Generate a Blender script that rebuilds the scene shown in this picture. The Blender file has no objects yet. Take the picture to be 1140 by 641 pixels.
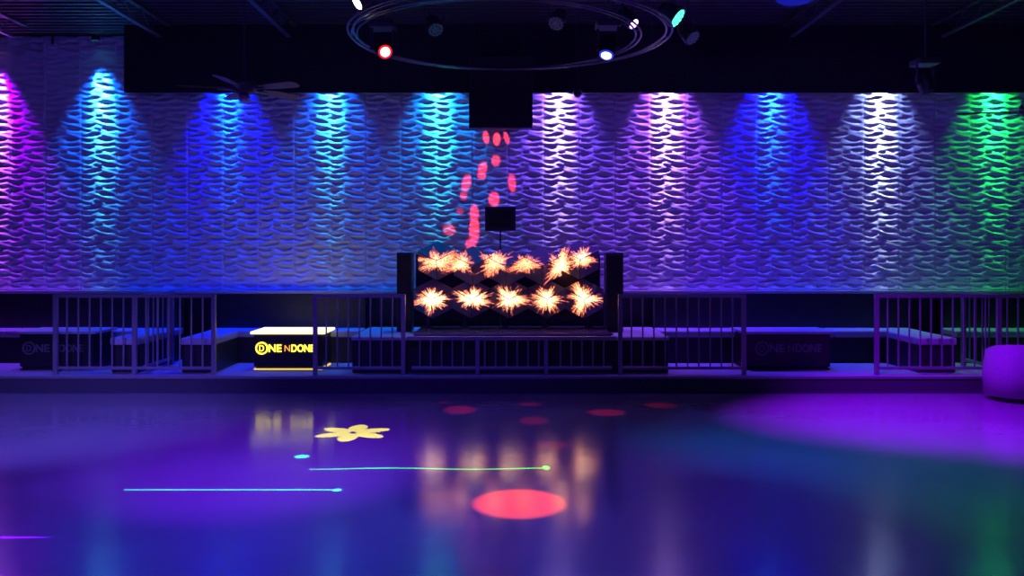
import bpy, bmesh, math, random
import numpy as np
from mathutils import Vector, Matrix, Euler
random.seed(7)
C = bpy.context.scene.collection
F = 950.0; CZ = 1.725; HY = 277.0; YW = 12.03
PI = math.pi

def P(px, py, d):
    return Vector(((px-570)*d/F, d, CZ-(py-HY)*d/F))
def floor_pt(px, py):
    d = F*CZ/(py-HY)
    return Vector(((px-570)*d/F, d, 0))

# ------------------------------------------------------------ materials
def mat(name, col, rough=0.6, metal=0.0, spec=0.5, noise=0.0, nscale=20, bump=0.0, coat=0.0):
    m = bpy.data.materials.new(name); m.use_nodes = True
    nt = m.node_tree; b = nt.nodes['Principled BSDF']
    b.inputs['Base Color'].default_value = (*col, 1)
    b.inputs['Roughness'].default_value = rough
    b.inputs['Metallic'].default_value = metal
    b.inputs['Specular IOR Level'].default_value = spec
    b.inputs['Coat Weight'].default_value = coat
    if noise or bump:
        tc = nt.nodes.new('ShaderNodeTexCoord')
        n = nt.nodes.new('ShaderNodeTexNoise'); n.inputs['Scale'].default_value = nscale; n.inputs['Detail'].default_value = 4
        nt.links.new(tc.outputs['Object'], n.inputs['Vector'])
        if noise:
            mr = nt.nodes.new('ShaderNodeMix'); mr.data_type = 'RGBA'
            mr.inputs[6].default_value = (*[c*(1-noise) for c in col], 1)
            mr.inputs[7].default_value = (*[min(1, c*(1+noise)) for c in col], 1)
            nt.links.new(n.outputs['Fac'], mr.inputs[0]); nt.links.new(mr.outputs[2], b.inputs['Base Color'])
        if bump:
            bp = nt.nodes.new('ShaderNodeBump'); bp.inputs['Strength'].default_value = bump; bp.inputs['Distance'].default_value = 0.01
            nt.links.new(n.outputs['Fac'], bp.inputs['Height']); nt.links.new(bp.outputs['Normal'], b.inputs['Normal'])
    return m
def emis(name, col, strength):
    m = bpy.data.materials.new(name); m.use_nodes = True
    b = m.node_tree.nodes['Principled BSDF']
    b.inputs['Base Color'].default_value = (*[c*.5 for c in col], 1)
    b.inputs['Emission Color'].default_value = (*col, 1)
    b.inputs['Emission Strength'].default_value = strength
    return m

class NT:
    """tiny helper for scalar maths in node trees"""
    def __init__(s, nt): s.nt = nt
    def m(s, op, a, b=None, c=None, clamp=False):
        n = s.nt.nodes.new('ShaderNodeMath'); n.operation = op; n.use_clamp = clamp
        for i, v in enumerate((a, b, c)):
            if v is None: continue
            if isinstance(v, (int, float)): n.inputs[i].default_value = v
            else: s.nt.links.new(v, n.inputs[i])
        return n.outputs[0]
    def smooth(s, x, e0, e1):
        n = s.nt.nodes.new('ShaderNodeMapRange'); n.interpolation_type = 'SMOOTHSTEP'
        s.nt.links.new(x, n.inputs['Value'])
        n.inputs['From Min'].default_value = e0; n.inputs['From Max'].default_value = e1
        return n.outputs['Result']

M = {}
M['panel'] = mat('white_wall_panel', (.74, .74, .76), .38, spec=.5)
M['black'] = mat('black_paint', (.018, .018, .022), .75, noise=.25, nscale=6)
M['black_up'] = mat('black_upholstery', (.02, .02, .024), .45, noise=.2, nscale=14, bump=.2)
M['seat'] = mat('seat_vinyl', (.42, .42, .45), .42, noise=.12, nscale=12, bump=.1)
M['deck'] = mat('deck_laminate', (.42, .42, .45), .35, noise=.15, nscale=8)
M['plinth'] = mat('glossy_plinth', (.10, .09, .11), .18, noise=.3, nscale=5, coat=.4)
M['carpet'] = mat('platform_carpet', (.24, .24, .27), .9, noise=.3, nscale=60, bump=.4)
M['riser'] = mat('riser_carpet', (.05, .05, .06), .95, noise=.3, nscale=50, bump=.3)
M['steel'] = mat('painted_steel', (.30, .29, .32), .4, metal=.5, noise=.1, nscale=30)
M['truss'] = mat('truss_aluminium', (.10, .10, .12), .35, metal=.7)
M['fix'] = mat('fixture_black', (.03, .03, .035), .45, noise=.2, nscale=20)
M['grille'] = mat('speaker_grille', (.02, .02, .022), .6, bump=.8, nscale=220)
M['ceil'] = mat('ceiling_deck', (.03, .03, .036), .6, noise=.2, nscale=3)
M['joist'] = mat('joist_paint', (.05, .05, .06), .5, noise=.2, nscale=10)
M['wood'] = mat('fan_blade_wood', (.20, .12, .06), .5, noise=.3, nscale=9)
M['fanmetal'] = mat('fan_metal', (.35, .33, .33), .3, metal=.8)
M['white'] = mat('white_plastic', (.75, .75, .75), .4)
M['table'] = mat('table_black', (.02, .02, .024), .35, noise=.1, nscale=8)
M['letter_off'] = mat('unlit_letters', (.16, .15, .17), .5)
M['glow_white'] = emis('lit_table_top', (1, .88, .45), 1.5)
M['glow_yellow'] = emis('lit_letters', (1, .80, .05), 2.4)
M['glow_orange'] = emis('lit_orange_letter', (1, .42, .04), 1.3)
M['glow_strip'] = emis('lit_base_strip', (1, .72, .12), .9)
M['fabric'] = mat('chair_fabric', (.20, .18, .22), .7, noise=.2, nscale=30, bump=.3)
M['glass'] = mat('dark_dome', (.02, .02, .02), .08, spec=.8)

def floor_mat():
    m = bpy.data.materials.new('polished_floor'); m.use_nodes = True
    nt = m.node_tree; b = nt.nodes['Principled BSDF']; L = nt.links
    tc = nt.nodes.new('ShaderNodeTexCoord')
    n = nt.nodes.new('ShaderNodeTexNoise'); n.inputs['Scale'].default_value = 1.3; n.inputs['Detail'].default_value = 6
    L.new(tc.outputs['Object'], n.inputs['Vector'])
    mx = nt.nodes.new('ShaderNodeMix'); mx.data_type = 'RGBA'
    mx.inputs[6].default_value = (.15, .15, .17, 1); mx.inputs[7].default_value = (.22, .22, .24, 1)
    L.new(n.outputs['Fac'], mx.inputs[0]); L.new(mx.outputs[2], b.inputs['Base Color'])
    n2 = nt.nodes.new('ShaderNodeTexNoise'); n2.inputs['Scale'].default_value = 2.5; n2.inputs['Detail'].default_value = 8
    L.new(tc.outputs['Object'], n2.inputs['Vector'])
    mr = nt.nodes.new('ShaderNodeMapRange'); mr.inputs['To Min'].default_value = .11; mr.inputs['To Max'].default_value = .17
    L.new(n2.outputs['Fac'], mr.inputs['Value']); L.new(mr.outputs['Result'], b.inputs['Roughness'])
    n3 = nt.nodes.new('ShaderNodeTexNoise'); n3.inputs['Scale'].default_value = 5; n3.inputs['Detail'].default_value = 3
    L.new(tc.outputs['Object'], n3.inputs['Vector'])
    bp = nt.nodes.new('ShaderNodeBump'); bp.inputs['Strength'].default_value = .05; bp.inputs['Distance'].default_value = .02
    L.new(n3.outputs['Fac'], bp.inputs['Height']); L.new(bp.outputs['Normal'], b.inputs['Normal'])
    b.inputs['Specular IOR Level'].default_value = .5
    return m
M['floor'] = floor_mat()

# ------------------------------------------------------------ mesh helpers
def bx(bm, x0, x1, y0, y1, z0, z1, bevel=0):
    r = bmesh.ops.create_cube(bm, size=1)
    vs = r['verts']
    for v in vs:
        v.co = Vector(((x0+x1)/2+v.co.x*(x1-x0), (y0+y1)/2+v.co.y*(y1-y0), (z0+z1)/2+v.co.z*(z1-z0)))
    if bevel:
        es = list({e for v in vs for e in v.link_edges})
        bmesh.ops.bevel(bm, geom=es, offset=bevel, segments=2, affect='EDGES', profile=.5)
def tube(bm, a, b, r, seg=10, r2=None, caps=True):
    a = Vector(a); b = Vector(b); d = b-a
    mt = Matrix.Translation((a+b)/2) @ d.to_track_quat('Z', 'Y').to_matrix().to_4x4()
    bmesh.ops.create_cone(bm, cap_ends=caps, segments=seg, radius1=r, radius2=r if r2 is None else r2, depth=d.length, matrix=mt)
def lathe(bm, prof, seg=24, mt=None, cap=True):
    rings = []
    for r, z in prof:
        ring = []
        for i in range(seg):
            a = 2*PI*i/seg
            co = Vector((r*math.cos(a), r*math.sin(a), z))
            ring.append(bm.verts.new(mt @ co if mt else co))
        rings.append(ring)
    for p, q in zip(rings, rings[1:]):
        for i in range(seg):
            bm.faces.new((p[i], p[(i+1) % seg], q[(i+1) % seg], q[i]))
    if cap:
        bm.faces.new(list(reversed(rings[0]))); bm.faces.new(rings[-1])
def ringtube(bm, c, R, r, seg=96, rs=8, a0=0, a1=2*PI):
    full = abs(a1-a0-2*PI) < 1e-6
    rr = []
    for i in range(seg + (0 if full else 1)):
        a = a0+(a1-a0)*i/seg
        rr.append([bm.verts.new((c[0]+(R+r*math.cos(t))*math.cos(a), c[1]+(R+r*math.cos(t))*math.sin(a), c[2]+r*math.sin(t)))
                   for t in [2*PI*k/rs for k in range(rs)]])
    n = len(rr)
    for i in range(n if full else n-1):
        p, q = rr[i], rr[(i+1) % n]
        for k in range(rs):
            bm.faces.new((p[k], p[(k+1) % rs], q[(k+1) % rs], q[k]))
def obj(name, bm, m, parent=None, smooth=False):
    bmesh.ops.recalc_face_normals(bm, faces=bm.faces)
    me = bpy.data.meshes.new(name); bm.to_mesh(me); bm.free()
    if smooth:
        for p in me.polygons: p.use_smooth = True
    me.materials.append(m)
    o = bpy.data.objects.new(name, me); C.objects.link(o); o.parent = parent
    return o
def tag(o, label, cat, group=None):
    o['label'] = label; o['category'] = cat
    if group: o['group'] = group
    return o
def thing(name, label, cat, loc=(0, 0, 0), group=None):
    o = bpy.data.objects.new(name, None); C.objects.link(o); o.location = loc
    o.empty_display_size = .1
    return tag(o, label, cat, group)
def box_obj(name, m, parent, *a, bevel=0):
    bm = bmesh.new(); bx(bm, *a, bevel=bevel); return obj(name, bm, m, parent)
def tube_obj(name, m, parent, a, b, r, seg=10, r2=None):
    bm = bmesh.new(); tube(bm, a, b, r, seg, r2); return obj(name, bm, m, parent)
def struct(o): o['kind'] = 'structure'; return o

# ------------------------------------------------------------ room
XL, XR, YB, ZC, PF = -9.05, 8.95, -8.0, 4.725, .2
YP = 10.2            # platform front edge
struct(box_obj('floor', M['floor'], None, XL-.1, XR+.1, YB, YW+.2, -.1, 0))
# platform the booths stand on
struct(box_obj('trim_platform', M['carpet'], None, XL, XR, YP+.02, YW, 0, PF))
struct(box_obj('trim_platform_riser', M['riser'], None, XL, XR, YP, YP+.02, 0, PF))
struct(box_obj('trim_platform_nosing', M['steel'], None, XL, XR, YP-.012, YP, PF-.025, PF+.004))
struct(box_obj('wall_left', M['black'], None, XL-.1, XL, YB, YW+.2, 0, ZC))
struct(box_obj('wall_right', M['black'], None, XR, XR+.1, YB, YW+.2, 0, ZC))
struct(box_obj('wall_front', M['black'], None, XL, XR, YB-.1, YB, 0, ZC))

def ceiling():
    # corrugated steel deck, ribs running across the room
    ys = []; prof = []
    y = YB
    p = .15
    while y < YW+.2:
        prof += [(y, 0), (y+.05, 0), (y+.075, .04), (y+.125, .04)]
        y += p
    verts = []; faces = []
    for i, (yy, zz) in enumerate(prof):
        verts += [(XL-.1, yy, ZC+zz), (XR+.1, yy, ZC+zz)]
    for i in range(len(prof)-1):
        faces.append((2*i, 2*i+1, 2*i+3, 2*i+2))
    n = len(verts)
    verts += [(XL-.1, YB, ZC+.1), (XR+.1, YB, ZC+.1), (XR+.1, YW+.2, ZC+.1), (XL-.1, YW+.2, ZC+.1)]
    faces.append((n, n+1, n+2, n+3))
    me = bpy.data.meshes.new('ceiling'); me.from_pydata(verts, [], faces); me.materials.append(M['ceil'])
    o = bpy.data.objects.new('ceiling', me); C.objects.link(o); struct(o)
ceiling()

def back_wall():
    # cast white wave panels, 0.50 x 0.51 m, seven rows from the ledge to the ceiling
    tw, th, N = .5, .51, 36
    x0 = .45-19*tw; ncol = 36; nrow = 7; z0 = 1.143
    u = (np.arange(ncol*N+1))/N; v = (np.arange(nrow*N+1))/N
    U, V = np.meshgrid(u, v)
    Vd = -V   # downwards
    s2 = 2*np.pi
    fu = U % 1.0; fv = V % 1.0
    # every panel repeats the same scooped lens-shaped hollows: (u, v down, half width, half height, tilt, sag, depth)
    HOL = [(.20, .055, .19, .062, .10, .02, 1.0), (.49, .215, .12, .040, .0, .01, .7), (.66, .345, .28, .062, .16, .01, 1.0),
           (.20, .480, .20, .056, -.05, .03, .9), (.80, .575, .24, .058, .04, .03, 1.0), (.30, .725, .27, .056, -.16, .0, .9),
           (.69, .850, .24, .072, .05, .03, 1.0), (.76, .165, .18, .056, .10, .02, .9), (.14, .265, .19, .052, -.06, .03, .7),
           (.13, .610, .16, .045, .12, .02, .7), (.72, .010, .22, .050, -.05, .03, .8), (.16, .880, .19, .055, .12, .02, .85)]
    fvd = 1-fv
    rel = np.zeros_like(U)
    for hu, hv, ha, hb, tl, sg, dp in HOL:
        ha = ha*1.06; x = (fu-hu+.5) % 1.0-.5; y = (fvd-hv+.5) % 1.0-.5
        xn = x/ha
        y = y-tl*x+sg*(xn**2)
        hh = hb*1.13*(1-xn**2*.96)
        ins = (np.abs(xn) < 1) & (hh > 0)
        yn = np.where(ins, y/np.maximum(hh, 1e-4), 9)
        # steep upper wall, sharp lower lip
        d = np.where(np.abs(yn) < 1, np.where(yn < -.25, np.cos((yn+.25)/.75*np.pi/2), 1-((yn+.25)/1.25)**2), 0)
        d = d*np.clip(hh/hb, 0, 1)**.7*dp
        rel = np.maximum(rel, np.where(ins, d, 0))
    H = .030-.027*rel + .004*np.sin(s2*(2*U+V*3))*np.sin(s2*(4*V)+1)
    # low swell and panel seams
    H += .006*np.sin(s2*U+1)*np.sin(s2*V+.5)
    du = np.minimum(fu, 1-fu); dv = np.minimum(fv, 1-fv)
    H -= .012*np.exp(-(du/.018)**2) + .004*np.exp(-(dv/.010)**2)
    X = x0+U*tw; Z = z0+V*th
    co = np.stack([X, YW-.012-H, Z], -1).reshape(-1, 3).astype(np.float32)
    nx = ncol*N+1; ny = nrow*N+1
    ii = np.arange(nx*ny).reshape(ny, nx)
    f = np.stack([ii[:-1, :-1], ii[:-1, 1:], ii[1:, 1:], ii[1:, :-1]], -1).reshape(-1)
    me = bpy.data.meshes.new('wall_back')
    nf = len(f)//4
    me.vertices.add(nx*ny); me.vertices.foreach_set('co', co.reshape(-1))
    me.loops.add(len(f)); me.loops.foreach_set('vertex_index', f.astype(np.int32))
    me.polygons.add(nf); me.polygons.foreach_set('loop_start', np.arange(nf, dtype=np.int32)*4)
    me.polygons.foreach_set('use_smooth', np.ones(nf, dtype=bool))
    me.update(); me.validate(); me.materials.append(M['panel'])
    o = bpy.data.objects.new('wall_back', me); C.objects.link(o); struct(o)
back_wall()
struct(box_obj('trim_wall_base', M['black'], None, XL, XR, YW, YW+.2, 0, ZC))

# hanging black valance that hides the wall washers
VY = 11.45
vk = F/VY
vz = CZ+(HY-103)/vk
vx0 = (138-570)/vk
struct(box_obj('trim_valance', M['black'], None, vx0, XR, VY, VY+.03, vz, ZC))

# ------------------------------------------------------------ booth seating
SZ = PF+.43
BY = 11.42           # front of the seat against the wall
def sofa(name, label, x0, x1, arm_l=None, arm_r=None, yfront=10.5):
    t = thing(name, label, 'bench', ((x0+x1)/2, 0, PF), 'booth benches along the panelled wall')
    ox = (x0+x1)/2
    def B(nm, m, a, b, c, d, e, f, bv=.012):
        return box_obj(nm, m, t, a-ox, b-ox, c, d, e-PF, f-PF, bevel=bv)
    B('base', M['black_up'], x0, x1, BY+.03, YW-.1, PF, SZ-.09, .004)
    n = max(1, round((x1-x0)/1.15)); w = (x1-x0)/n
    for i in range(n):
        B('seat_cushion', M['seat'], x0+i*w+.004, x0+(i+1)*w-.004, BY, 11.86, SZ-.09, SZ, .018)
    B('backrest', M['black_up'], x0, x1, 11.865, YW-.03, SZ-.09, 1.10, .012)
    for i in range(n*2+1):
        xx = x0+(x1-x0)*i/(n*2)
    for rng in (arm_l, arm_r):
        if rng:
            a, b = rng
            B('side_base', M['black_up'], a+.01, b-.01, yfront+.03, BY+.025, PF, SZ-.09, .004)
            B('side_cushion', M['seat'], a, b, yfront, BY-.006, SZ-.09, SZ, .018)
    return t
sofa('booth_bench', 'long black-backed bench with dimly lit seat at the far left of the platform', XL+.02, -4.56, arm_r=(-4.95, -4.58))
sofa('booth_bench', 'black-backed bench behind the table with the lit yellow sign', -4.10, -2.03, arm_l=(-4.08, -3.66))
sofa('booth_bench', 'black-backed bench behind the unlit lettered table right of the DJ booth', 1.96, 5.5, arm_r=(5.0, 5.48))
sofa('booth_bench', 'black-backed bench behind the railing at the far right', 5.95, XR-.02)
# ledge over the backrests, top of the wainscot
struct(box_obj('trim_ledge', M['deck'], None, XL, XR, 11.84, YW-.012, 1.105, 1.14))
struct(box_obj('trim_wainscot', M['black'], None, XL, XR, YW-.028, YW-.001, PF, 1.10))

# ------------------------------------------------------------ tables with lettering
def text_part(s, m, parent, width, x, y, z, height=None, ext=.004, off=0.0):
    cu = bpy.data.curves.new('t', 'FONT'); cu.body = s; cu.size = 1; cu.extrude = ext; cu.offset = off
    o = bpy.data.objects.new('t', cu); C.objects.link(o)
    bpy.context.view_layer.update()
    dg = bpy.context.evaluated_depsgraph_get()
    me = bpy.data.meshes.new_from_object(o.evaluated_get(dg))
    bpy.data.objects.remove(o); bpy.data.curves.remove(cu)
    xs = [v.co.x for v in me.vertices]; ys = [v.co.y for v in me.vertices]
    w = max(xs)-min(xs); h = max(ys)-min(ys)
    sx = width/w; sy = (height/h) if height else sx
    for v in me.vertices:
        a, b, c = v.co
        v.co = ((a-min(xs))*sx, -c, (b-min(ys))*sy)
    me.materials.clear(); me.materials.append(m)
    ob = bpy.data.objects.new('lettering', me); C.objects.link(ob); ob.parent = parent
    ob.location = (x, y, z)
    return ob
def sign_table(label, px0, px1, tx0, tx1, lit):
    d = 10.73; k = F/d
    x0, x1 = (px0-570)/k, (px1-570)/k
    cx = (x0+x1)/2; w = x1-x0
    t = thing('cocktail_table', label, 'table', (cx, d, PF), 'cube tables with front lettering')
    H = .485
    body = box_obj('body', M['table'], t, -w/2+.01, w/2-.01, .02, .56, .04, H-.035, bevel=.008)
    top = box_obj('table_top', M['glow_white'] if lit else M['seat'], t, -w/2-.03, w/2+.03, 0, .62, H-.033, H, bevel=.006)
    base = box_obj('base_strip', M['glow_strip'] if lit else M['table'], t, -w/2+.01, w/2-.01, .025, .55, 0, .018)
    box_obj('kick_base', M['table'], t, -w/2+.03, w/2-.03, .04, .54, .018, .04)
    ml = M['glow_yellow'] if lit else M['letter_off']
    mo = M['glow_orange'] if lit else M['letter_off']
    X = lambda px: (px-570)/k-cx
    s = (tx1-tx0)/65.6
    r = 7*s/k; zc = .275; ch = .095*s
    bm = bmesh.new()
    # ring emblem
    mt = Matrix.Translation((X(tx0)+r, .014, zc)) @ Matrix.Rotation(PI/2, 4, 'X')
    lathe(bm, [(r*.78, -.006), (r, -.006), (r, .006), (r*.78, .006), (r*.78, -.006)], 32, mt, cap=False)
    e = obj('emblem', bm, ml, t)
    text_part('D', ml, e, r*.75, X(tx0)+r*.62, .012, zc-r*.5, r*1.0, off=.01)
    text_part('NE', ml, t, 14.5*s/k, X(tx0+14.6*s), .012, zc-ch/2, ch, off=.025)
    text_part('N', mo, t, 6.0*s/k, X(tx0+32.5*s), .012, zc-ch*.42, ch*.82, off=0)
    text_part('DONE', ml, t, 25.5*s/k, X(tx0+40.1*s), .012, zc-ch/2, ch, off=.025)
    return t
sign_table('black cube table with glowing yellow lettering and lit top', 281, 359, 284, 349.6, True)
sign_table('black cube table with unlit lettering at the far left behind the railing', 20, 103, 24, 92, False)
sign_table('black cube table with unlit lettering right of the DJ booth', 830, 926, 841, 915, False)

# ------------------------------------------------------------ DJ stage
sx0, sx1 = (391-570)/90.5, (745-570)/90.5
st = thing('stage_deck', 'low black stage deck carrying the DJ booth', 'stage', (0, 0, PF))
box_obj('skirt', M['black'], st, sx0+.01, sx1-.01, 10.52, 11.85, 0, .40)
box_obj('deck_top', M['deck'], st, sx0, sx1, 10.5, 11.86, .40, .44, bevel=.005)
DZ = PF+.44
pl = thing('booth_plinth', 'glossy dark plinth under the DJ booth, between the two tall railings', 'plinth', (0, 0, DZ))
box_obj('plinth_top', M['plinth'], pl, (460-570)/91, (681-570)/91, 10.51, 11.44, 0, .05, bevel=.006)
box_obj('metal_nosing', M['steel'], pl, (461-570)/91, (683-570)/91, 10.498, 10.509, .02, .045)
PZ = DZ+.05

# facade of cube corners with a fireworks video on it
def burst_mat():
    m = bpy.data.materials.new('fireworks_screen'); m.use_nodes = True
    nt = m.node_tree; b = nt.nodes['Principled BSDF']; n = NT(nt)
    b.inputs['Base Color'].default_value = (.18, .18, .20, 1); b.inputs['Roughness'].default_value = .35
    g = nt.nodes.new('ShaderNodeNewGeometry'); sp = nt.nodes.new('ShaderNodeSeparateXYZ')
    nt.links.new(g.outputs['Position'], sp.inputs[0])
    X, Z = sp.outputs['X'], sp.outputs['Z']
    k = F/11.0
    rows = [(481, 333, 21, 12.5, 1.0, .75), (526, 333, 21, 12.5, 1.0, .75), (567, 333, 18, 13.5, .9, .7), (609, 332, 17, 14, .95, .6), (650, 332, 19, 13.5, 1.0, .6),
            (487, 292, 23, 12, 1.1, .38), (514, 294, 14, 11, 1.1, .42), (551, 292, 17, 15, 1.1, .38), (586, 294, 18, 12, 1.0, .34), (625, 297, 15, 17, 1.1, .5), (648, 288, 16, 12, 1.1, .5)]
    tot = None; core = None
    for i, (px, py, rx, ry, st_, wh) in enumerate(rows):
        cx = (px-570)/k; cz = CZ-(py-HY)/k
        dx = n.m('DIVIDE', n.m('SUBTRACT', X, cx), rx/k*1.02)
        dz = n.m('DIVIDE', n.m('SUBTRACT', Z, cz), ry/k*1.05)
        r = n.m('SQRT', n.m('ADD', n.m('MULTIPLY', dx, dx), n.m('MULTIPLY', dz, dz)))
        lb = nt.nodes.new('ShaderNodeCombineXYZ')
        nt.links.new(n.m('MULTIPLY', n.m('DIVIDE', dx, n.m('ADD', r, .05)), 1.3), lb.inputs[0]); nt.links.new(n.m('MULTIPLY', n.m('DIVIDE', dz, n.m('ADD', r, .05)), 1.3), lb.inputs[1]); lb.inputs[2].default_value = i*3.7
        ln = nt.nodes.new('ShaderNodeTexNoise'); ln.inputs['Scale'].default_value = 1.0; ln.inputs['Detail'].default_value = 2
        nt.links.new(lb.outputs[0], ln.inputs['Vector'])
        r = n.m('MULTIPLY', r, n.m('MULTIPLY_ADD', ln.outputs['Fac'], 1.8, .02))
        rr = n.m('ADD', r, .05)
        ux = n.m('DIVIDE', dx, rr); uz = n.m('DIVIDE', dz, rr)
        cb = nt.nodes.new('ShaderNodeCombineXYZ')
        nt.links.new(n.m('MULTIPLY', ux, 9.0), cb.inputs[0]); nt.links.new(n.m('MULTIPLY', uz, 9.0), cb.inputs[1])
        nt.links.new(n.m('MULTIPLY_ADD', r, 1.6, i*7.3), cb.inputs[2])
        no = nt.nodes.new('ShaderNodeTexNoise'); no.inputs['Scale'].default_value = 1.0; no.inputs['Detail'].default_value = 4; no.inputs['Roughness'].default_value = .65
        nt.links.new(cb.outputs[0], no.inputs['Vector'])
        # streak: bright where noise exceeds a threshold that grows with r
        thr = n.m('MULTIPLY_ADD', r, .40, .20)
        s = n.m('SUBTRACT', no.outputs['Fac'], thr)
        s = n.smooth(s, -.01, .10)
        tot = n.m('MULTIPLY', s, st_) if tot is None else n.m('MAXIMUM', tot, n.m('MULTIPLY', s, st_))
        c = n.m('MULTIPLY', n.m('SUBTRACT', 1.0, r, clamp=True), wh)
        core = c if core is None else n.m('MAXIMUM', core, c)
    cr = nt.nodes.new('ShaderNodeValToRGB')
    e = cr.color_ramp.elements
    e[0].position = 0; e[0].color = (1.0, .12, .05, 1)
    e[1].position = .7; e[1].color = (1, .75, .42, 1)
    x = e.new(.25); x.color = (1, .32, .13, 1)
    nt.links.new(core, cr.inputs['Fac'])
    # fine sparkle
    sn = nt.nodes.new('ShaderNodeTexNoise'); sn.inputs['Scale'].default_value = 55; sn.inputs['Detail'].default_value = 2
    nt.links.new(g.outputs['Position'], sn.inputs['Vector'])
    sv = n.smooth(sn.outputs['Fac'], .36, .66)
    strength = n.m('MULTIPLY', tot, n.m('MULTIPLY_ADD', sv, 1.3, .45))
    strength = n.m('MULTIPLY', strength, n.m('MULTIPLY_ADD', core, 4.2, 1.5))
    nt.links.new(cr.outputs['Color'], b.inputs['Emission Color'])
    nt.links.new(strength, b.inputs['Emission Strength'])
    return m
M['screen'] = burst_mat()
dj = thing('dj_booth', 'black DJ booth front of cube shaped screens showing orange fireworks', 'DJ booth', (0, 11.0, PZ))
def dj_local(px, py, d): p = P(px, py, d); return p-Vector((0, 11.0, PZ))
a = dj_local(463, 283, 11.2); b = dj_local(668, 352, 11.2)
bm = bmesh.new(); bx(bm, a.x, b.x, .20, .30, b.z, a.z); obj('back_frame', bm, M['black'], dj)
for px in (476, 517, 562, 607, 656):
    p = dj_local(px, 352, 11.2)
    box_obj('leg', M['fix'], dj, p.x-.02, p.x+.02, .2, .28, 0, p.z+.03)
    box_obj('foot', M['fix'], dj, p.x-.05, p.x+.05, .12, .30, 0, .012)
cells = [(481, 333), (524, 333), (567, 333), (609, 333), (651, 333),
         (486, 290), (526, 296), (563, 297), (604, 296), (646, 289)]
for px, py in cells:
    c = dj_local(px, py, 11.0)
    hw = 21.8/86.4; s = hw/math.cos(PI/6); hs = s*.98
    bm = bmesh.new()
    ctr = bm.verts.new((c.x, 0, c.z))
    rim = []
    for j in range(6):
        an = PI/6+j*PI/3
        near = j % 2 == 0
        rim.append(bm.verts.new((c.x+s*math.cos(an), .085 if near else .17, c.z+hs*math.sin(an)*.90)))
    back = [bm.verts.new((v.co.x, .21, v.co.z)) for v in rim]
    for j in (0, 2, 4):
        bm.faces.new((ctr, rim[j], rim[(j+1) % 6], rim[(j+2) % 6]))
    for j in range(6):
        bm.faces.new((rim[j], rim[(j+1) % 6], back[(j+1) % 6], back[j]))
    bm.faces.new(back)
    o = obj('cube_screen', bm, M['screen'], dj)
    # dark joint lines along the three ridges of the corner
    bm = bmesh.new()
    for j in (0, 2, 4):
        tube(bm, (c.x, -.002, c.z), (rim_co := (c.x+s*math.cos(PI/6+j*PI/3), .084, c.z+hs*math.sin(PI/6+j*PI/3)*.90)), .005, 6)
    obj('edge_trim', bm, M['fix'], o)

def pa(px0, px1, pytop, label):
    d = 11.15; k = F/d
    x0, x1 = (px0-570)/k, (px1-570)/k; z1 = CZ-(pytop-HY)/k
    t = thing('speaker_cabinet', label, 'speaker', ((x0+x1)/2, d, DZ), 'black speakers flanking the DJ booth')
    w = (x1-x0)/2; h = z1-DZ
    box_obj('cabinet', M['fix'], t, -w, w, 0, .30, 0, h, bevel=.01)
    box_obj('grille', M['grille'], t, -w+.015, w-.015, -.012, -.001, .03, h-.03, bevel=.004)
    return t
pa(441.5, 458, 281, 'tall black speaker cabinet left of the fireworks screens')
pa(675, 694, 281, 'tall black speaker cabinet right of the fireworks screens')

# monitor on a pole behind the booth
p = P(557, 243.5, 11.62); k = F/11.62
t = thing('monitor_stand', 'small black monitor on a thin pole above the DJ booth', 'monitor', (p.x, 11.62, DZ))
w, h = 17/k, 13.5/k
cz = p.z-DZ
box_obj('monitor', M['fix'], t, -w, w, -.03, .01, cz-h, cz+h, bevel=.006)
box_obj('monitor_back_plate', M['grille'], t, -w*.75, w*.75, -.036, -.031, cz-h*.7, cz+h*.7)
tube_obj('pole', M['fix'], t, (0, 0.03, .02), (0, 0.03, cz+.05), .012)
bm = bmesh.new(); lathe(bm, [(.16, 0), (.16, .015), (.03, .03)], 24); obj('base', bm, M['fix'], t)

# ------------------------------------------------------------ railings
RY = 10.34; RT = PF+.975
def railing(label, x0, x1, posts, ztop=RT, y0=RY, y1=None, pitch=.13, zbase=PF, postz=None):
    """straight railing; if y1 is given it runs in depth at x0"""
    t = thing('railing', label, 'railing', (x0, y0, PF), 'metal railings along the platform')
    if y1 is None: L = x1-x0; dr = Vector((1, 0, 0))
    else: L = y1-y0; dr = Vector((0, 1, 0))
    H = ztop-PF; zb = .065
    def bar(nm, a, b, hw, z0, z1):
        pa_, pb = dr*a, dr*b
        q = Vector((dr.y, dr.x, 0))*hw
        return box_obj(nm, M['steel'], t, min(pa_.x-q.x, pb.x-q.x), max(pa_.x+q.x, pb.x+q.x),
                       min(pa_.y-q.y, pb.y-q.y), max(pa_.y+q.y, pb.y+q.y), z0, z1, bevel=.003)
    ps = sorted(posts)
    for s in ps:
        bar('post', s-.025, s+.025, .025, 0, H-.042)
    bar('top_rail', 0-.025, L+.025, .027, H-.04, H)
    bar('bottom_rail', 0.03, L-.03, .016, zb, zb+.035)
    n = int(L/pitch)
    for i in range(1, n):
        s = L*i/n
        if any(abs(s-q) < .045 for q in ps): continue
        bar('baluster', s-.0085, s+.0085, .0085, zb+.036, H-.041)
    return t
kx = F/RY
X_ = lambda px: (px-570)/kx
railing('metal railing panel left of the gap beside the lit table', X_(62), X_(238), [0, X_(150)-X_(62), X_(238)-X_(62)])
railing('short railing running back beside the left booth divider', X_(157), 0, [.88], y0=RY+.06, y1=11.28)
railing('tall railing panel just left of the DJ booth', X_(351), X_(449), [0, X_(449)-X_(351)])
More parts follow.
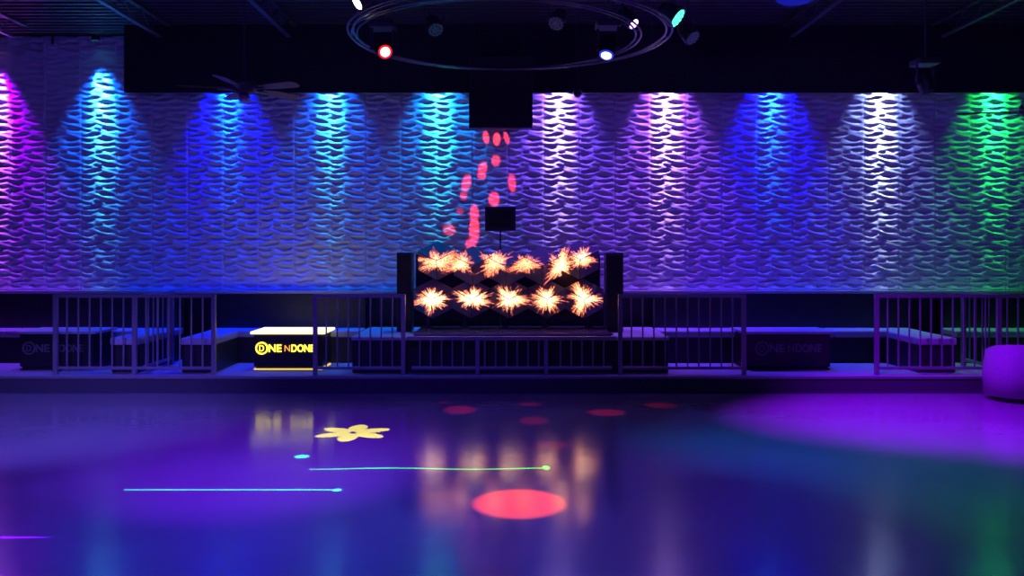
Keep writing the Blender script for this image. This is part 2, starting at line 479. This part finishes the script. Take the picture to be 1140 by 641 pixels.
railing('low railing section in front of the DJ booth plinth', X_(455.5), X_(684), [(X_(684)-X_(455.5))/3, (X_(684)-X_(455.5))*2/3], ztop=PF+.465)
railing('tall railing panel just right of the DJ booth', X_(690.5), X_(828), [0, X_(828)-X_(690.5)])
railing('long railing panel at the far right', X_(976), 8.9, [0, X_(1112)-X_(976), 8.8-X_(976)])
railing('short railing running back behind the far right panel', X_(1112), 0, [.75], y0=RY+.06, y1=11.15)
railing('railing panel cut off by the left edge of the photo', -8.95, X_(-80), [0, X_(-80)+8.95])

# ------------------------------------------------------------ lights helpers
def spot(name, loc, target, col, power, angle, blend=.5, rad=.05):
    l = bpy.data.lights.new(name, 'SPOT'); l.color = col; l.energy = power
    l.spot_size = math.radians(angle); l.spot_blend = blend; l.shadow_soft_size = rad
    o = bpy.data.objects.new(name, l); C.objects.link(o); o.location = loc
    o.rotation_euler = (Vector(target)-Vector(loc)).to_track_quat('-Z', 'Y').to_euler()
    return o
def point(name, loc, col, power, rad=.1):
    l = bpy.data.lights.new(name, 'POINT'); l.color = col; l.energy = power; l.shadow_soft_size = rad
    o = bpy.data.objects.new(name, l); C.objects.link(o); o.location = loc
    return o

# ------------------------------------------------------------ wall washers
WASH = [  # px, core colour, spill colour, core power, spill power, words
    (-3, (.62, .14, 1.0), (.28, .0, 1.0), 2000, 600, 'violet'),
    (115, (.05, .55, 1.0), (.003, .10, 1.0), 1300, 420, 'sky blue'),
    (256, (.003, .20, 1.0), (.001, .004, 1.0), 600, 950, 'deep blue'),
    (370, (.03, .48, 1.0), (.003, .09, 1.0), 1200, 420, 'azure'),
    (489, (.03, .75, 1.0), (.002, .20, .9), 1300, 420, 'cyan'),
    (622, (.48, .30, 1.0), (.16, .06, 1.0), 2000, 560, 'white violet'),
    (741, (.66, .34, 1.0), (.28, .07, 1.0), 1900, 520, 'pink violet'),
    (858, (.01, .20, 1.0), (.003, .004, 1.0), 650, 950, 'blue'),
    (979, (.50, .62, .95), (.14, .19, .62), 2000, 420, 'cool white'),
    (1104, (.01, 1.0, .14), (.002, .50, .05), 1100, 330, 'green'),
]
WHERE = {'violet': 'at the left edge', 'sky blue': 'left of the valance end', 'deep blue': 'behind the wooden fan',
         'azure': 'next right of the wooden fan', 'cyan': 'just left of the hanging box', 'white violet': 'just right of the hanging box',
         'pink violet': 'left of the blue one', 'blue': 'between pink violet and white', 'cool white': 'left of the green one', 'green': 'near the right edge'}
for px, col, scol, pw, spw, word in WASH:
    X = (px-570)/79.0
    t = thing('wall_washer', 'small wall washer shining %s light down the panels, %s' % (word, WHERE[word]), 'light fixture', (X, 11.80, ZC-.02), 'wall washers above the panels')
    bm = bmesh.new()
    lathe(bm, [(.05, -.03), (.055, -.10), (.05, -.10), (.045, -.04)], 16, cap=False); obj('housing', bm, M['fix'], t)
    bm = bmesh.new(); lathe(bm, [(.044, -.06), (.044, -.07)], 16); obj('lens', bm, emis('lens_'+word.replace(' ', '_'), col, 6), t)
    bm = bmesh.new(); bx(bm, -.012, .012, -.02, .02, -.03, 0); obj('bracket', bm, M['fix'], t)
    w_ = word.replace(' ', '_')
    spot('wash_'+w_, (X, 11.76, ZC-.125), (X, 11.93, 1.6), scol, spw*1.5, 62, 1.0, .03)
    for dx in (-.055, .055):
        spot('wash_core_'+w_, (X+dx, 11.83, ZC-.125), (X+dx, 12.0, 3.72), col, pw*.85, 20, 1.0, .03)

# ------------------------------------------------------------ circular trusses
def ring_truss(label, cx, cy, R, z, hang):
    t = thing('circular_truss', label, 'truss', (cx, cy, z), 'circular trusses under the ceiling')
    for rr in (R, R-.055):
        bm = bmesh.new(); ringtube(bm, (0, 0, 0), rr, .011, 120, 6); obj('chord', bm, M['truss'], t, True)
    for i in range(24):
        a = 2*PI*i/24; b = a+.035
        tube_obj('strut', M['truss'], t, ((R-.01)*math.cos(a), (R-.01)*math.sin(a), 0), ((R-.045)*math.cos(b), (R-.045)*math.sin(b), 0), .005, 6)
    for a in hang:
        x, y = (R-.027)*math.cos(a), (R-.027)*math.sin(a)
        tube_obj('hanger_cable', M['truss'], t, (x, y, .005), (x, y, ZC-z), .003, 6)
ring_truss('larger of the two dark circular trusses under the ceiling', -.02, 8.5, 1.59, CZ+2.12, (.3, 2.5, 4.7))
ring_truss('smaller dark circular truss set just above and behind the larger one', -.16, 8.96, 1.5, CZ+2.20, (.9, 3.0, 5.2))

# ------------------------------------------------------------ ceiling joists
for i, (X, y0) in enumerate([(-6.5, 4), (-4.58, 4), (-2.9, 4), (3.64, 4), (5.6, 4)]):
    words = ['far left, above the purple washed panels', 'second from the left', 'just left of the trusses', 'first to the right of the trusses', 'farthest right'][i]
    t = thing('ceiling_joist', 'dark steel joist running under the ceiling, ' + words, 'joist', (X, 0, ZC), 'steel joists under the ceiling')
    box_obj('top_chord', M['joist'], t, -.035, .035, y0, VY-.05, -.03, -.002)
    box_obj('bottom_chord', M['joist'], t, -.03, .03, y0+.3, VY-.35, -.25, -.225)
    bm = bmesh.new(); y = y0+.3; up = False
    while y < VY-.6:
        tube(bm, (0, y, -.22 if not up else -.03), (0, y+.25, -.03 if not up else -.22), .009, 6); y += .25; up = not up
    obj('web', bm, M['joist'], t)

# ------------------------------------------------------------ stage lights
def rot_to(n):
    return Vector(n).normalized().to_track_quat('-Z', 'Y').to_euler()
def led_par(label, px, py, d, n, col, strength, r=.105, dots=True, zc=ZC):
    p = P(px, py, d)
    t = thing('led_par_can', label, 'stage light', (p.x, p.y, zc), 'stage lights under the ceiling')
    top = zc-p.z
    nn = Vector(n).normalized()
    body = bmesh.new(); lathe(body, [(r*.55, .20), (r*.8, .16), (r*1.05, .02), (r*1.05, -.01), (r*.98, -.01), (r*.98, .004)], 24)
    b = obj('body', body, M['fix'], t); b.location = (0, 0, -top); b.rotation_euler = rot_to(nn)
    lens = bmesh.new()
    if dots:
        pts = [(0, 0)]+[(r*.36*math.cos(a), r*.36*math.sin(a)) for a in [2*PI*i/6 for i in range(6)]]+[(r*.74*math.cos(a), r*.74*math.sin(a)) for a in [2*PI*i/12 for i in range(12)]]
        for x, y in pts: tube(lens, (x, y, -.012), (x, y, .0), r*.155, 10)
    else:
        tube(lens, (0, 0, -.012), (0, 0, .0), r*.93, 24)
    obj('led_lens', lens, emis('led_'+label[:12].replace(' ', '_'), col, strength), b)
    # yoke: arms beside the can and stem to the ceiling
    side = nn.cross(Vector((0, 0, 1))).normalized() if abs(nn.z) < .99 else Vector((1, 0, 0))
    c = Vector((0, 0, -top))-nn*.07
    yk = bmesh.new(); R = r*1.22; ht = .20
    for s in (-1, 1):
        tube(yk, c+side*s*r*1.0, c+side*s*R, .01, 6); tube(yk, c+side*s*R, c+side*s*R+Vector((0, 0, ht)), .008, 6)
    tube(yk, c-side*R+Vector((0, 0, ht)), c+side*R+Vector((0, 0, ht)), .008, 6)
    obj('yoke', yk, M['fix'], t)
    tube_obj('drop_pipe', M['joist'], t, c+Vector((0, 0, ht)), (c.x, c.y, 0), .012, 8)
    return p
def mover(label, px, py, d, n, col, strength, r=.05, ring=None):
    p = P(px, py, d)
    t = thing('moving_head_light', label, 'stage light', (p.x, p.y, ZC), 'stage lights under the ceiling')
    top = ZC-p.z; nn = Vector(n).normalized()
    hc = Vector((0, 0, -top))-nn*.12
    hd = bmesh.new(); lathe(hd, [(.06, .13), (.085, .10), (.09, 0), (.08, -.10), (r*1.25, -.118), (r*1.1, -.118), (r*1.1, -.112)], 20)
    h = obj('head', hd, M['fix'], t, True); h.location = hc; h.rotation_euler = rot_to(nn)
    ln = bmesh.new(); lathe(ln, [(r, -.112), (r*.98, -.122), (r*.5, -.13), (.001, -.132)], 20); obj('lens', ln, emis('lens_'+label[:14].replace(' ', '_'), col, strength), h, True)
    if ring:  # glow fringe of the lens, modelled as an added emissive ring
        rg = bmesh.new(); lathe(rg, [(r*1.02, -.112), (r*1.05, -.121), (r*1.4, -.117), (r*1.4, -.108)], 24, cap=False)
        obj('lens_ring', rg, emis('ring_'+label[:14].replace(' ', '_'), ring, 1.0), h, True)
    side = nn.cross(Vector((0, 0, 1))).normalized() if abs(nn.z) < .99 else Vector((1, 0, 0))
    for s in (-1, 1):
        bm = bmesh.new(); q = hc+side*s*.115
        tube(bm, q-side*s*.02, q+side*s*.012, .03, 12); tube(bm, q, q+Vector((0, 0, .20)), .016, 8)
        obj('yoke_arm', bm, M['fix'], t)
    bm = bmesh.new(); bx(bm, hc.x-.13, hc.x+.13, hc.y-.13, hc.y+.13, hc.z+.20, hc.z+.27, bevel=.015); obj('base', bm, M['fix'], t)
    tube_obj('drop_pipe', M['joist'], t, (hc.x, hc.y, hc.z+.27), (hc.x, hc.y, 0), .014, 8)
    return p
led_par('stage light with a glowing white face at the top left of the trusses', 398.5, 3, 8.4, (-.75, -.42, -.62), (.95, 1, .95), 6, dots=False, r=.072)
led_par('stage light with a face of glowing green dots at the top right', 754, 20, 8.4, (.74, -.35, -.66), (.06, 1, .38), 3.2, r=.105)
mover('stage light with a glowing red lens on the left of the circular trusses', 429, 58, 8.75, (.35, -.8, -.5), (1, .45, .30), 4, r=.052, ring=(.9, .01, .03))
mover('stage light with a white and blue lens on the right of the circular trusses', 675, 62, 9.0, (-.2, -.45, -.85), (.55, .60, 1), 6, r=.055, ring=(.02, .04, .8))
mover('stage light with a purple lens near the top right', 706, 27, 9.85, (.55, -.4, -.65), (.75, .40, 1), 6, r=.06)
led_par('unlit stage light hanging inside the circle of the trusses, on the left', 485, 33, 8.6, (.3, -.6, -.75), (.02, .05, .12), .3, r=.085)
led_par('unlit stage light hanging inside the circle of the trusses, on the right', 619, 26, 8.6, (-.3, -.6, -.75), (.05, .04, .15), .3, r=.085)
led_par('unlit stage light right of the green one', 771, 42, 8.8, (.5, -.5, -.7), (.05, .04, .2), .3, r=.085)
led_par('round blue-lit stage light cut by the top edge, right of centre', 888, -6, 8.9, (.0, -.2, -.95), (.02, .04, .9), .16, r=.24, dots=False)
mover('dark stage light hanging before the panels left of the green wash', 1033, 103, 9.6, (.1, -.3, -.9), (.01, .01, .02), .1)

# hanging black box over the booth
d = 11.25; k = F/d
x0, x1, z0 = (522-570)/k, (593-570)/k, CZ+(HY-142.5)/k
t = thing('hanging_box', 'square black box hanging against the black valance above the DJ booth', 'box', ((x0+x1)/2, d, z0))
w = (x1-x0)/2; hh = ZC-z0
box_obj('case', M['fix'], t, -w, w, 0, .19, 0, .95, bevel=.008)
box_obj('front_panel', M['grille'], t, -w+.02, w-.02, -.008, -.001, .02, .93)
for s in (-1, 1): tube_obj('hanger_rod', M['fix'], t, (s*w*.7, .1, .95), (s*w*.7, .1, hh), .01, 8)

# dome camera
p = P(643, 104, 11.3)
t = thing('dome_camera', 'small dark dome hanging at the valance edge right of the hanging box', 'camera', (p.x, p.y, p.z))
bm = bmesh.new(); bmesh.ops.create_uvsphere(bm, u_segments=20, v_segments=12, radius=.058); obj('dome', bm, M['glass'], t, True)
bm = bmesh.new(); lathe(bm, [(.03, .09), (.06, .07), (.062, .03), (.059, .01)], 20); obj('collar', bm, M['fix'], t, True)
tube_obj('stem', M['fix'], t, (0, 0, .08), (0, 0, ZC-p.z), .012, 8)

# little box on the panels top left
p = P(57, 51, 11.9)
t = thing('wall_box', 'small pale box high on the panels at the top left', 'junction box', (p.x, p.y, p.z))
box_obj('box_body', M['white'], t, -.065, .065, 0, .06, -.025, .025, bevel=.004)
box_obj('conduit', M['joist'], t, -.01, .01, .02, .04, .025, ZC-p.z)

# ------------------------------------------------------------ ceiling fans
def fan(label, px, py, d, ang0, m_blade, R=.66, nb=5):
    p = P(px, py, d)
    t = thing('ceiling_fan', label, 'ceiling fan', (p.x, p.y, p.z), 'ceiling fans')
    tube_obj('downrod', M['fix'], t, (0, 0, .08), (0, 0, ZC-p.z-.05), .011, 8)
    bm = bmesh.new(); lathe(bm, [(.02, -.06), (.07, 0)], 16, Matrix.Translation((0, 0, ZC-p.z))); obj('canopy', bm, M['fix'], t, True)
    bm = bmesh.new(); lathe(bm, [(.03, .09), (.10, .06), (.125, .02), (.125, -.03), (.09, -.06), (.05, -.075)], 28); obj('motor_housing', bm, M['fix'], t, True)
    bm = bmesh.new(); lathe(bm, [(.045, -.075), (.06, -.10), (.05, -.14), (.01, -.155)], 20); obj('hub_cap', bm, M['fanmetal'], t, True)
    for i in range(nb):
        a = ang0+2*PI*i/nb
        mt = Matrix.Rotation(a, 4, 'Z') @ Matrix.Rotation(math.radians(-13), 4, 'X')
        bm = bmesh.new()
        pts = [(.2, -.045), (.35, -.062), (R-.06, -.072), (R-.015, -.05), (R, 0), (R-.015, .05), (R-.06, .072), (.35, .062), (.2, .045)]
        up = [bm.verts.new(mt @ Vector((x, y, -.012))) for x, y in pts]; lo = [bm.verts.new(mt @ Vector((x, y, -.020))) for x, y in pts]
        bm.faces.new(up); bm.faces.new(list(reversed(lo)))
        for j in range(len(pts)):
            bm.faces.new((up[j], up[(j+1) % len(pts)], lo[(j+1) % len(pts)], lo[j]))
        b = obj('blade', bm, m_blade, t)
        bm = bmesh.new(); tube(bm, mt @ Vector((.11, 0, -.03)), mt @ Vector((.26, 0, -.026)), .012, 6); obj('blade_bracket', bm, M['fanmetal'], b)
fan('ceiling fan with wooden blades in front of the deep blue wash', 272, 97, 8.7, math.radians(-22), M['wood'])
fan('ceiling fan with dark blades in front of the green wash at the right edge', 1149, 122, 8.9, math.radians(165), M['fix'], R=.72)

# ------------------------------------------------------------ tub chair at the right edge
p = floor_pt(1132, 441); p.y = min(p.y, 9.75); p.x = (1132-570)*p.y/F
t = thing('tub_chair', 'dark rounded tub chair on the dance floor at the right edge', 'chair', (p.x, p.y, 0))
bm = bmesh.new()
seg = 28
def rnd(bm, r0, r1, z0, z1, a0, a1, seg=28):
    rows = []
    prof = [(r0, z0), (r1, z0), (r1+.01, (z0+z1)/2), (r1-.02, z1-.01), ((r0+r1)/2, z1), (r0+.015, z1-.015)]
    for i in range(seg+1):
        a = a0+(a1-a0)*i/seg
        dip = 1-.22*abs((i/seg)*2-1)**3
        rows.append([bm.verts.new((r*math.cos(a), r*math.sin(a), z0+(z-z0)*dip)) for r, z in prof])
    n = len(prof)
    for p_, q_ in zip(rows, rows[1:]):
        for k in range(n): bm.faces.new((p_[k], p_[(k+1) % n], q_[(k+1) % n], q_[k]))
    bm.faces.new(rows[0]); bm.faces.new(list(reversed(rows[-1])))
rnd(bm, .24, .34, .06, .66, math.radians(-215), math.radians(35)); obj('backrest', bm, M['fabric'], t, True)
bm = bmesh.new(); lathe(bm, [(.20, .10), (.236, .12), (.236, .36), (.22, .39), (.10, .405)], 28); obj('seat', bm, M['fabric'], t, True)
for a in (45, 135, 225, 315):
    x, y = .2*math.cos(math.radians(a)), .2*math.sin(math.radians(a))
    tube_obj('leg', M['fix'], t, (x, y, 0), (x, y, .12), .015, 8)

# ------------------------------------------------------------ floor washes (heads behind and above the view)
def fl(name, px, py, col, pw, ang, src=None, blend=1.0):
    q = floor_pt(px, py)
    src = src or (q.x*.7, q.y-3.2, ZC-.35)
    spot(name, src, q, col, pw, ang, blend, .06)
fl('wash_violet', 290, 512, (.24, .0, 1), 2500, 38)
fl('wash_violet_wide', 280, 520, (.08, .015, 1), 1100, 76)
fl('wash_lavender', 50, 468, (.17, .10, 1), 2300, 48)
fl('wash_magenta', 1010, 467, (.30, .0, 1), 4000, 38, src=(.2, 8.3, ZC-.3))
fl('wash_magenta_near', 1090, 463, (.24, .0, 1), 2400, 58, src=(2.7, 8.3, ZC-.3))
fl('wash_teal', 880, 492, (.0, .12, .60), 1300, 34, src=(-.8, 7.4, ZC-.3))
fl('wash_teal_near', 980, 505, (.0, .11, .50), 700, 40, src=(0, 7.0, ZC-.3))
fl('wash_green', 1118, 542, (.0, .42, .16), 500, 34)
fl('wash_blue', 380, 625, (.0, .07, .8), 650, 50, src=(-1, 1.5, ZC-.35))
fl('wash_blue_right', 760, 625, (.06, .04, .9), 350, 50, src=(2, 1.5, ZC-.35))
# added unseen blue fill points for the ambient light, behind the viewer and overhead
for x, y in ((-5, -1.5), (0, -3), (5, -1.5)):
    point('house_blue', (x, y, ZC-.5), (.10, .06, 1), 110, .25)
point('house_blue_mid', (-3, 6.5, ZC-.25), (.10, .08, 1), 30, .2)
point('house_blue_mid_r', (3, 6.5, ZC-.25), (.16, .08, 1), 30, .2)

# ------------------------------------------------------------ pattern projectors
def projector(name, loc, col, power, build, plane):
    """point source whose emission depends on where its ray lands: plane 'floor' or 'wall'"""
    l = bpy.data.lights.new(name, 'POINT'); l.color = (1, 1, 1); l.energy = power; l.shadow_soft_size = 0.0
    l.use_nodes = True
    nt = l.node_tree; em = nt.nodes.get('Emission')
    n = NT(nt)
    tc = nt.nodes.new('ShaderNodeTexCoord'); sp = nt.nodes.new('ShaderNodeSeparateXYZ')
    nt.links.new(tc.outputs['Normal'], sp.inputs[0])
    dx, dy, dz = sp.outputs
    if plane == 'floor':
        tt = n.m('DIVIDE', -loc[2], dz); ok = n.m('LESS_THAN', dz, -.01)
        A = n.m('ADD', n.m('MULTIPLY', dx, tt), loc[0]); B = n.m('ADD', n.m('MULTIPLY', dy, tt), loc[1])
    else:
        tt = n.m('DIVIDE', YW-.02-loc[1], dy); ok = n.m('GREATER_THAN', dy, .01)
        A = n.m('ADD', n.m('MULTIPLY', dx, tt), loc[0]); B = n.m('ADD', n.m('MULTIPLY', dz, tt), loc[2])
    v = build(n, A, B)
    if isinstance(v, list):
        cc = nt.nodes.new('ShaderNodeCombineColor')
        for i_ in range(3): nt.links.new(v[i_], cc.inputs[i_])
        nt.links.new(cc.outputs[0], em.inputs['Color']); v = ok
    else:
        v = n.m('MULTIPLY', v, ok)
        em.inputs['Color'].default_value = (*col, 1)
    nt.links.new(v, em.inputs['Strength'])
    o = bpy.data.objects.new(name, l); C.objects.link(o); o.location = loc
    return o
def ell(n, A, B, a, b, ra, rb, th=0, soft=.25):
    x = n.m('SUBTRACT', A, a); y = n.m('SUBTRACT', B, b)
    if th:
        c, s = math.cos(th), math.sin(th)
        x, y = n.m('ADD', n.m('MULTIPLY', x, c), n.m('MULTIPLY', y, s)), n.m('SUBTRACT', n.m('MULTIPLY', y, c), n.m('MULTIPLY', x, s))
    x = n.m('DIVIDE', x, ra); y = n.m('DIVIDE', y, rb)
    r = n.m('ADD', n.m('MULTIPLY', x, x), n.m('MULTIPLY', y, y))
    return n.smooth(r, 1+soft, 1-soft)
def mx(n, vs):
    t = vs[0]
    for v in vs[1:]: t = n.m('MAXIMUM', t, v)
    return t
def flower(n, A, B):
    c = floor_pt(393, 481.5); vs = []
    for i in range(6):
        th = math.radians(27)+i*PI/3
        vs.append(ell(n, A, B, c.x+.195*math.cos(th), c.y+.205*math.sin(th), .165, .088, th, .08))
    return mx(n, vs)
def redcircle(n, A, B):
    c = floor_pt(578, 560); return ell(n, A, B, c.x, c.y, .31, .33, 0, .25)
def reddots(n, A, B):
    vs = []
    for px, py, w, h, s in [(512, 456, 22, 5.5, 1), (590, 450, 17, 2.5, .45), (594, 468, 20, 5.5, .5), (675, 459, 26, 4.5, .9), (735, 451, 22, 3.5, .6), (615, 495, 26, 5, .4), (495, 448, 8, 1.5, .5)]:
        c = floor_pt(px, py); k = F/c.y
        dd = abs(floor_pt(px, py-h).y-floor_pt(px, py+h).y)/2
        vs.append(n.m('MULTIPLY', ell(n, A, B, c.x, c.y, w/k*.75, dd*.8, 0, .7), s))
    return mx(n, vs)
def laser(n, A, B):
    vs = []
    def line(pxa, pxb, py, w, s, amp=0):
        c0 = floor_pt(pxa, py); c1 = floor_pt(pxb, py)
        a = n.m('MULTIPLY', n.m('GREATER_THAN', A, c0.x), n.m('LESS_THAN', A, c1.x))
        wv = n.m('MULTIPLY', n.m('SINE', n.m('MULTIPLY', A, 5.0)), amp)
        d = n.m('ABSOLUTE', n.m('SUBTRACT', n.m('SUBTRACT', B, c0.y), wv))
        return n.m('MULTIPLY', n.m('MULTIPLY', a, n.smooth(d, w, w*.3)), s)
    vs.append(line(138, 372, 545, .02, 1.0))
    for px, py, w, h, s in [(375, 545.3, 5, 1.5, 1.6), (336, 508, 8, 1.8, 1.6)]:
        c = floor_pt(px, py); k = F/c.y; dd = abs(floor_pt(px, py-h).y-floor_pt(px, py+h).y)/2
        vs.append(n.m('MULTIPLY', ell(n, A, B, c.x, c.y, w/k, dd, 0, .4), s))
    return mx(n, vs)
def laser3(n, A, B):
    c0 = floor_pt(345, 521.5); c1 = floor_pt(608, 521.5)
    a = n.m('MULTIPLY', n.m('GREATER_THAN', A, c0.x), n.m('LESS_THAN', A, c1.x))
    wv = n.m('MULTIPLY', n.m('SINE', n.m('MULTIPLY', A, 5.0)), .02)
    d = n.m('ABSOLUTE', n.m('SUBTRACT', n.m('SUBTRACT', B, c0.y), wv))
    l = n.m('MULTIPLY', a, n.smooth(d, .02, .006))
    c = floor_pt(608, 520.5)
    return n.m('MAXIMUM', l, n.m('MULTIPLY', ell(n, A, B, c.x, c.y, .028, .06, 0, .4), 1.5))
def laser2(n, A, B):
    c = floor_pt(30, 598); return ell(n, A, B, c.x-.35, c.y, .45, .02, 0, .4)
def projected(n, A, B):
    # one multi-pattern effect projector: (pattern, rgb)
    items = [(flower, (3.4, 2.9, 0)), (redcircle, (1.75, .10, .0)), (reddots, (.6, .01, .05)),
             (laser, (.1, 2.6, 1.1)), (laser3, (.2, 3.0, .25)), (laser2, (1.2, 0, 9))]
    ch = [None]*3
    for f, rgb in items:
        v = f(n, A, B)
        for c in range(3):
            if rgb[c]:
                x = n.m('MULTIPLY', v, rgb[c])
                ch[c] = x if ch[c] is None else n.m('ADD', ch[c], x)
    return ch
projector('floor_pattern_projector', (-.4, 5.4, 4.25), None, 2600, projected, 'floor')
def wallred(n, A, B):
    vs = []
    for px, py, w, h, th, s in [(541, 153, 3.5, 7, .15, 1.3), (553, 155, 4, 7, 0, 1.5), (564, 154, 3, 7, .3, 1), (552, 179, 5, 6, 0, 1), (537, 188, 5, 8, -.3, 1),
                            (536, 196, 5, 4, 0, .9), (519, 204, 5, 10, -.25, .9), (516, 218, 4, 5, 0, .7), (570, 204, 4.5, 10, .1, .9), (550, 222, 6, 8, 0, 1.1),
                            (528, 238, 5, 10, 0, 1), (528, 256, 5.5, 16, 0, 1.2), (500, 256, 7, 6, -.5, .7), (524, 272, 6, 6, -.6, 1), (512, 235, 4, 4, 0, .4)]:
        vs.append(n.m('MULTIPLY', ell(n, A, B, (px-570)/79, CZ-(py-HY)/79, w/79, h/79, th, .5), s))
    return mx(n, vs)
projector('wall_red_projector', (-.15, 8.2, 2.75), (1, .05, .08), 800, wallred, 'wall')

# ------------------------------------------------------------ world, camera, view
w = bpy.data.worlds.new('World'); bpy.context.scene.world = w; w.use_nodes = True
w.node_tree.nodes['Background'].inputs[0].default_value = (.02, .015, .08, 1)
w.node_tree.nodes['Background'].inputs[1].default_value = .3
cam = bpy.data.cameras.new('camera'); co = bpy.data.objects.new('camera', cam); C.objects.link(co)
co.location = (0, 0, CZ); co.rotation_euler = (PI/2, 0, 0)
cam.sensor_width = 36; cam.lens = F/1140*36; cam.shift_y = -(320.5-HY)/1140
cam.clip_start = .05; cam.clip_end = 100
sc = bpy.context.scene; sc.camera = co
vs = sc.view_settings; vs.view_transform = 'Standard'; vs.look = 'None'; vs.gamma = 1; vs.exposure = 0; vs.use_curve_mapping = False
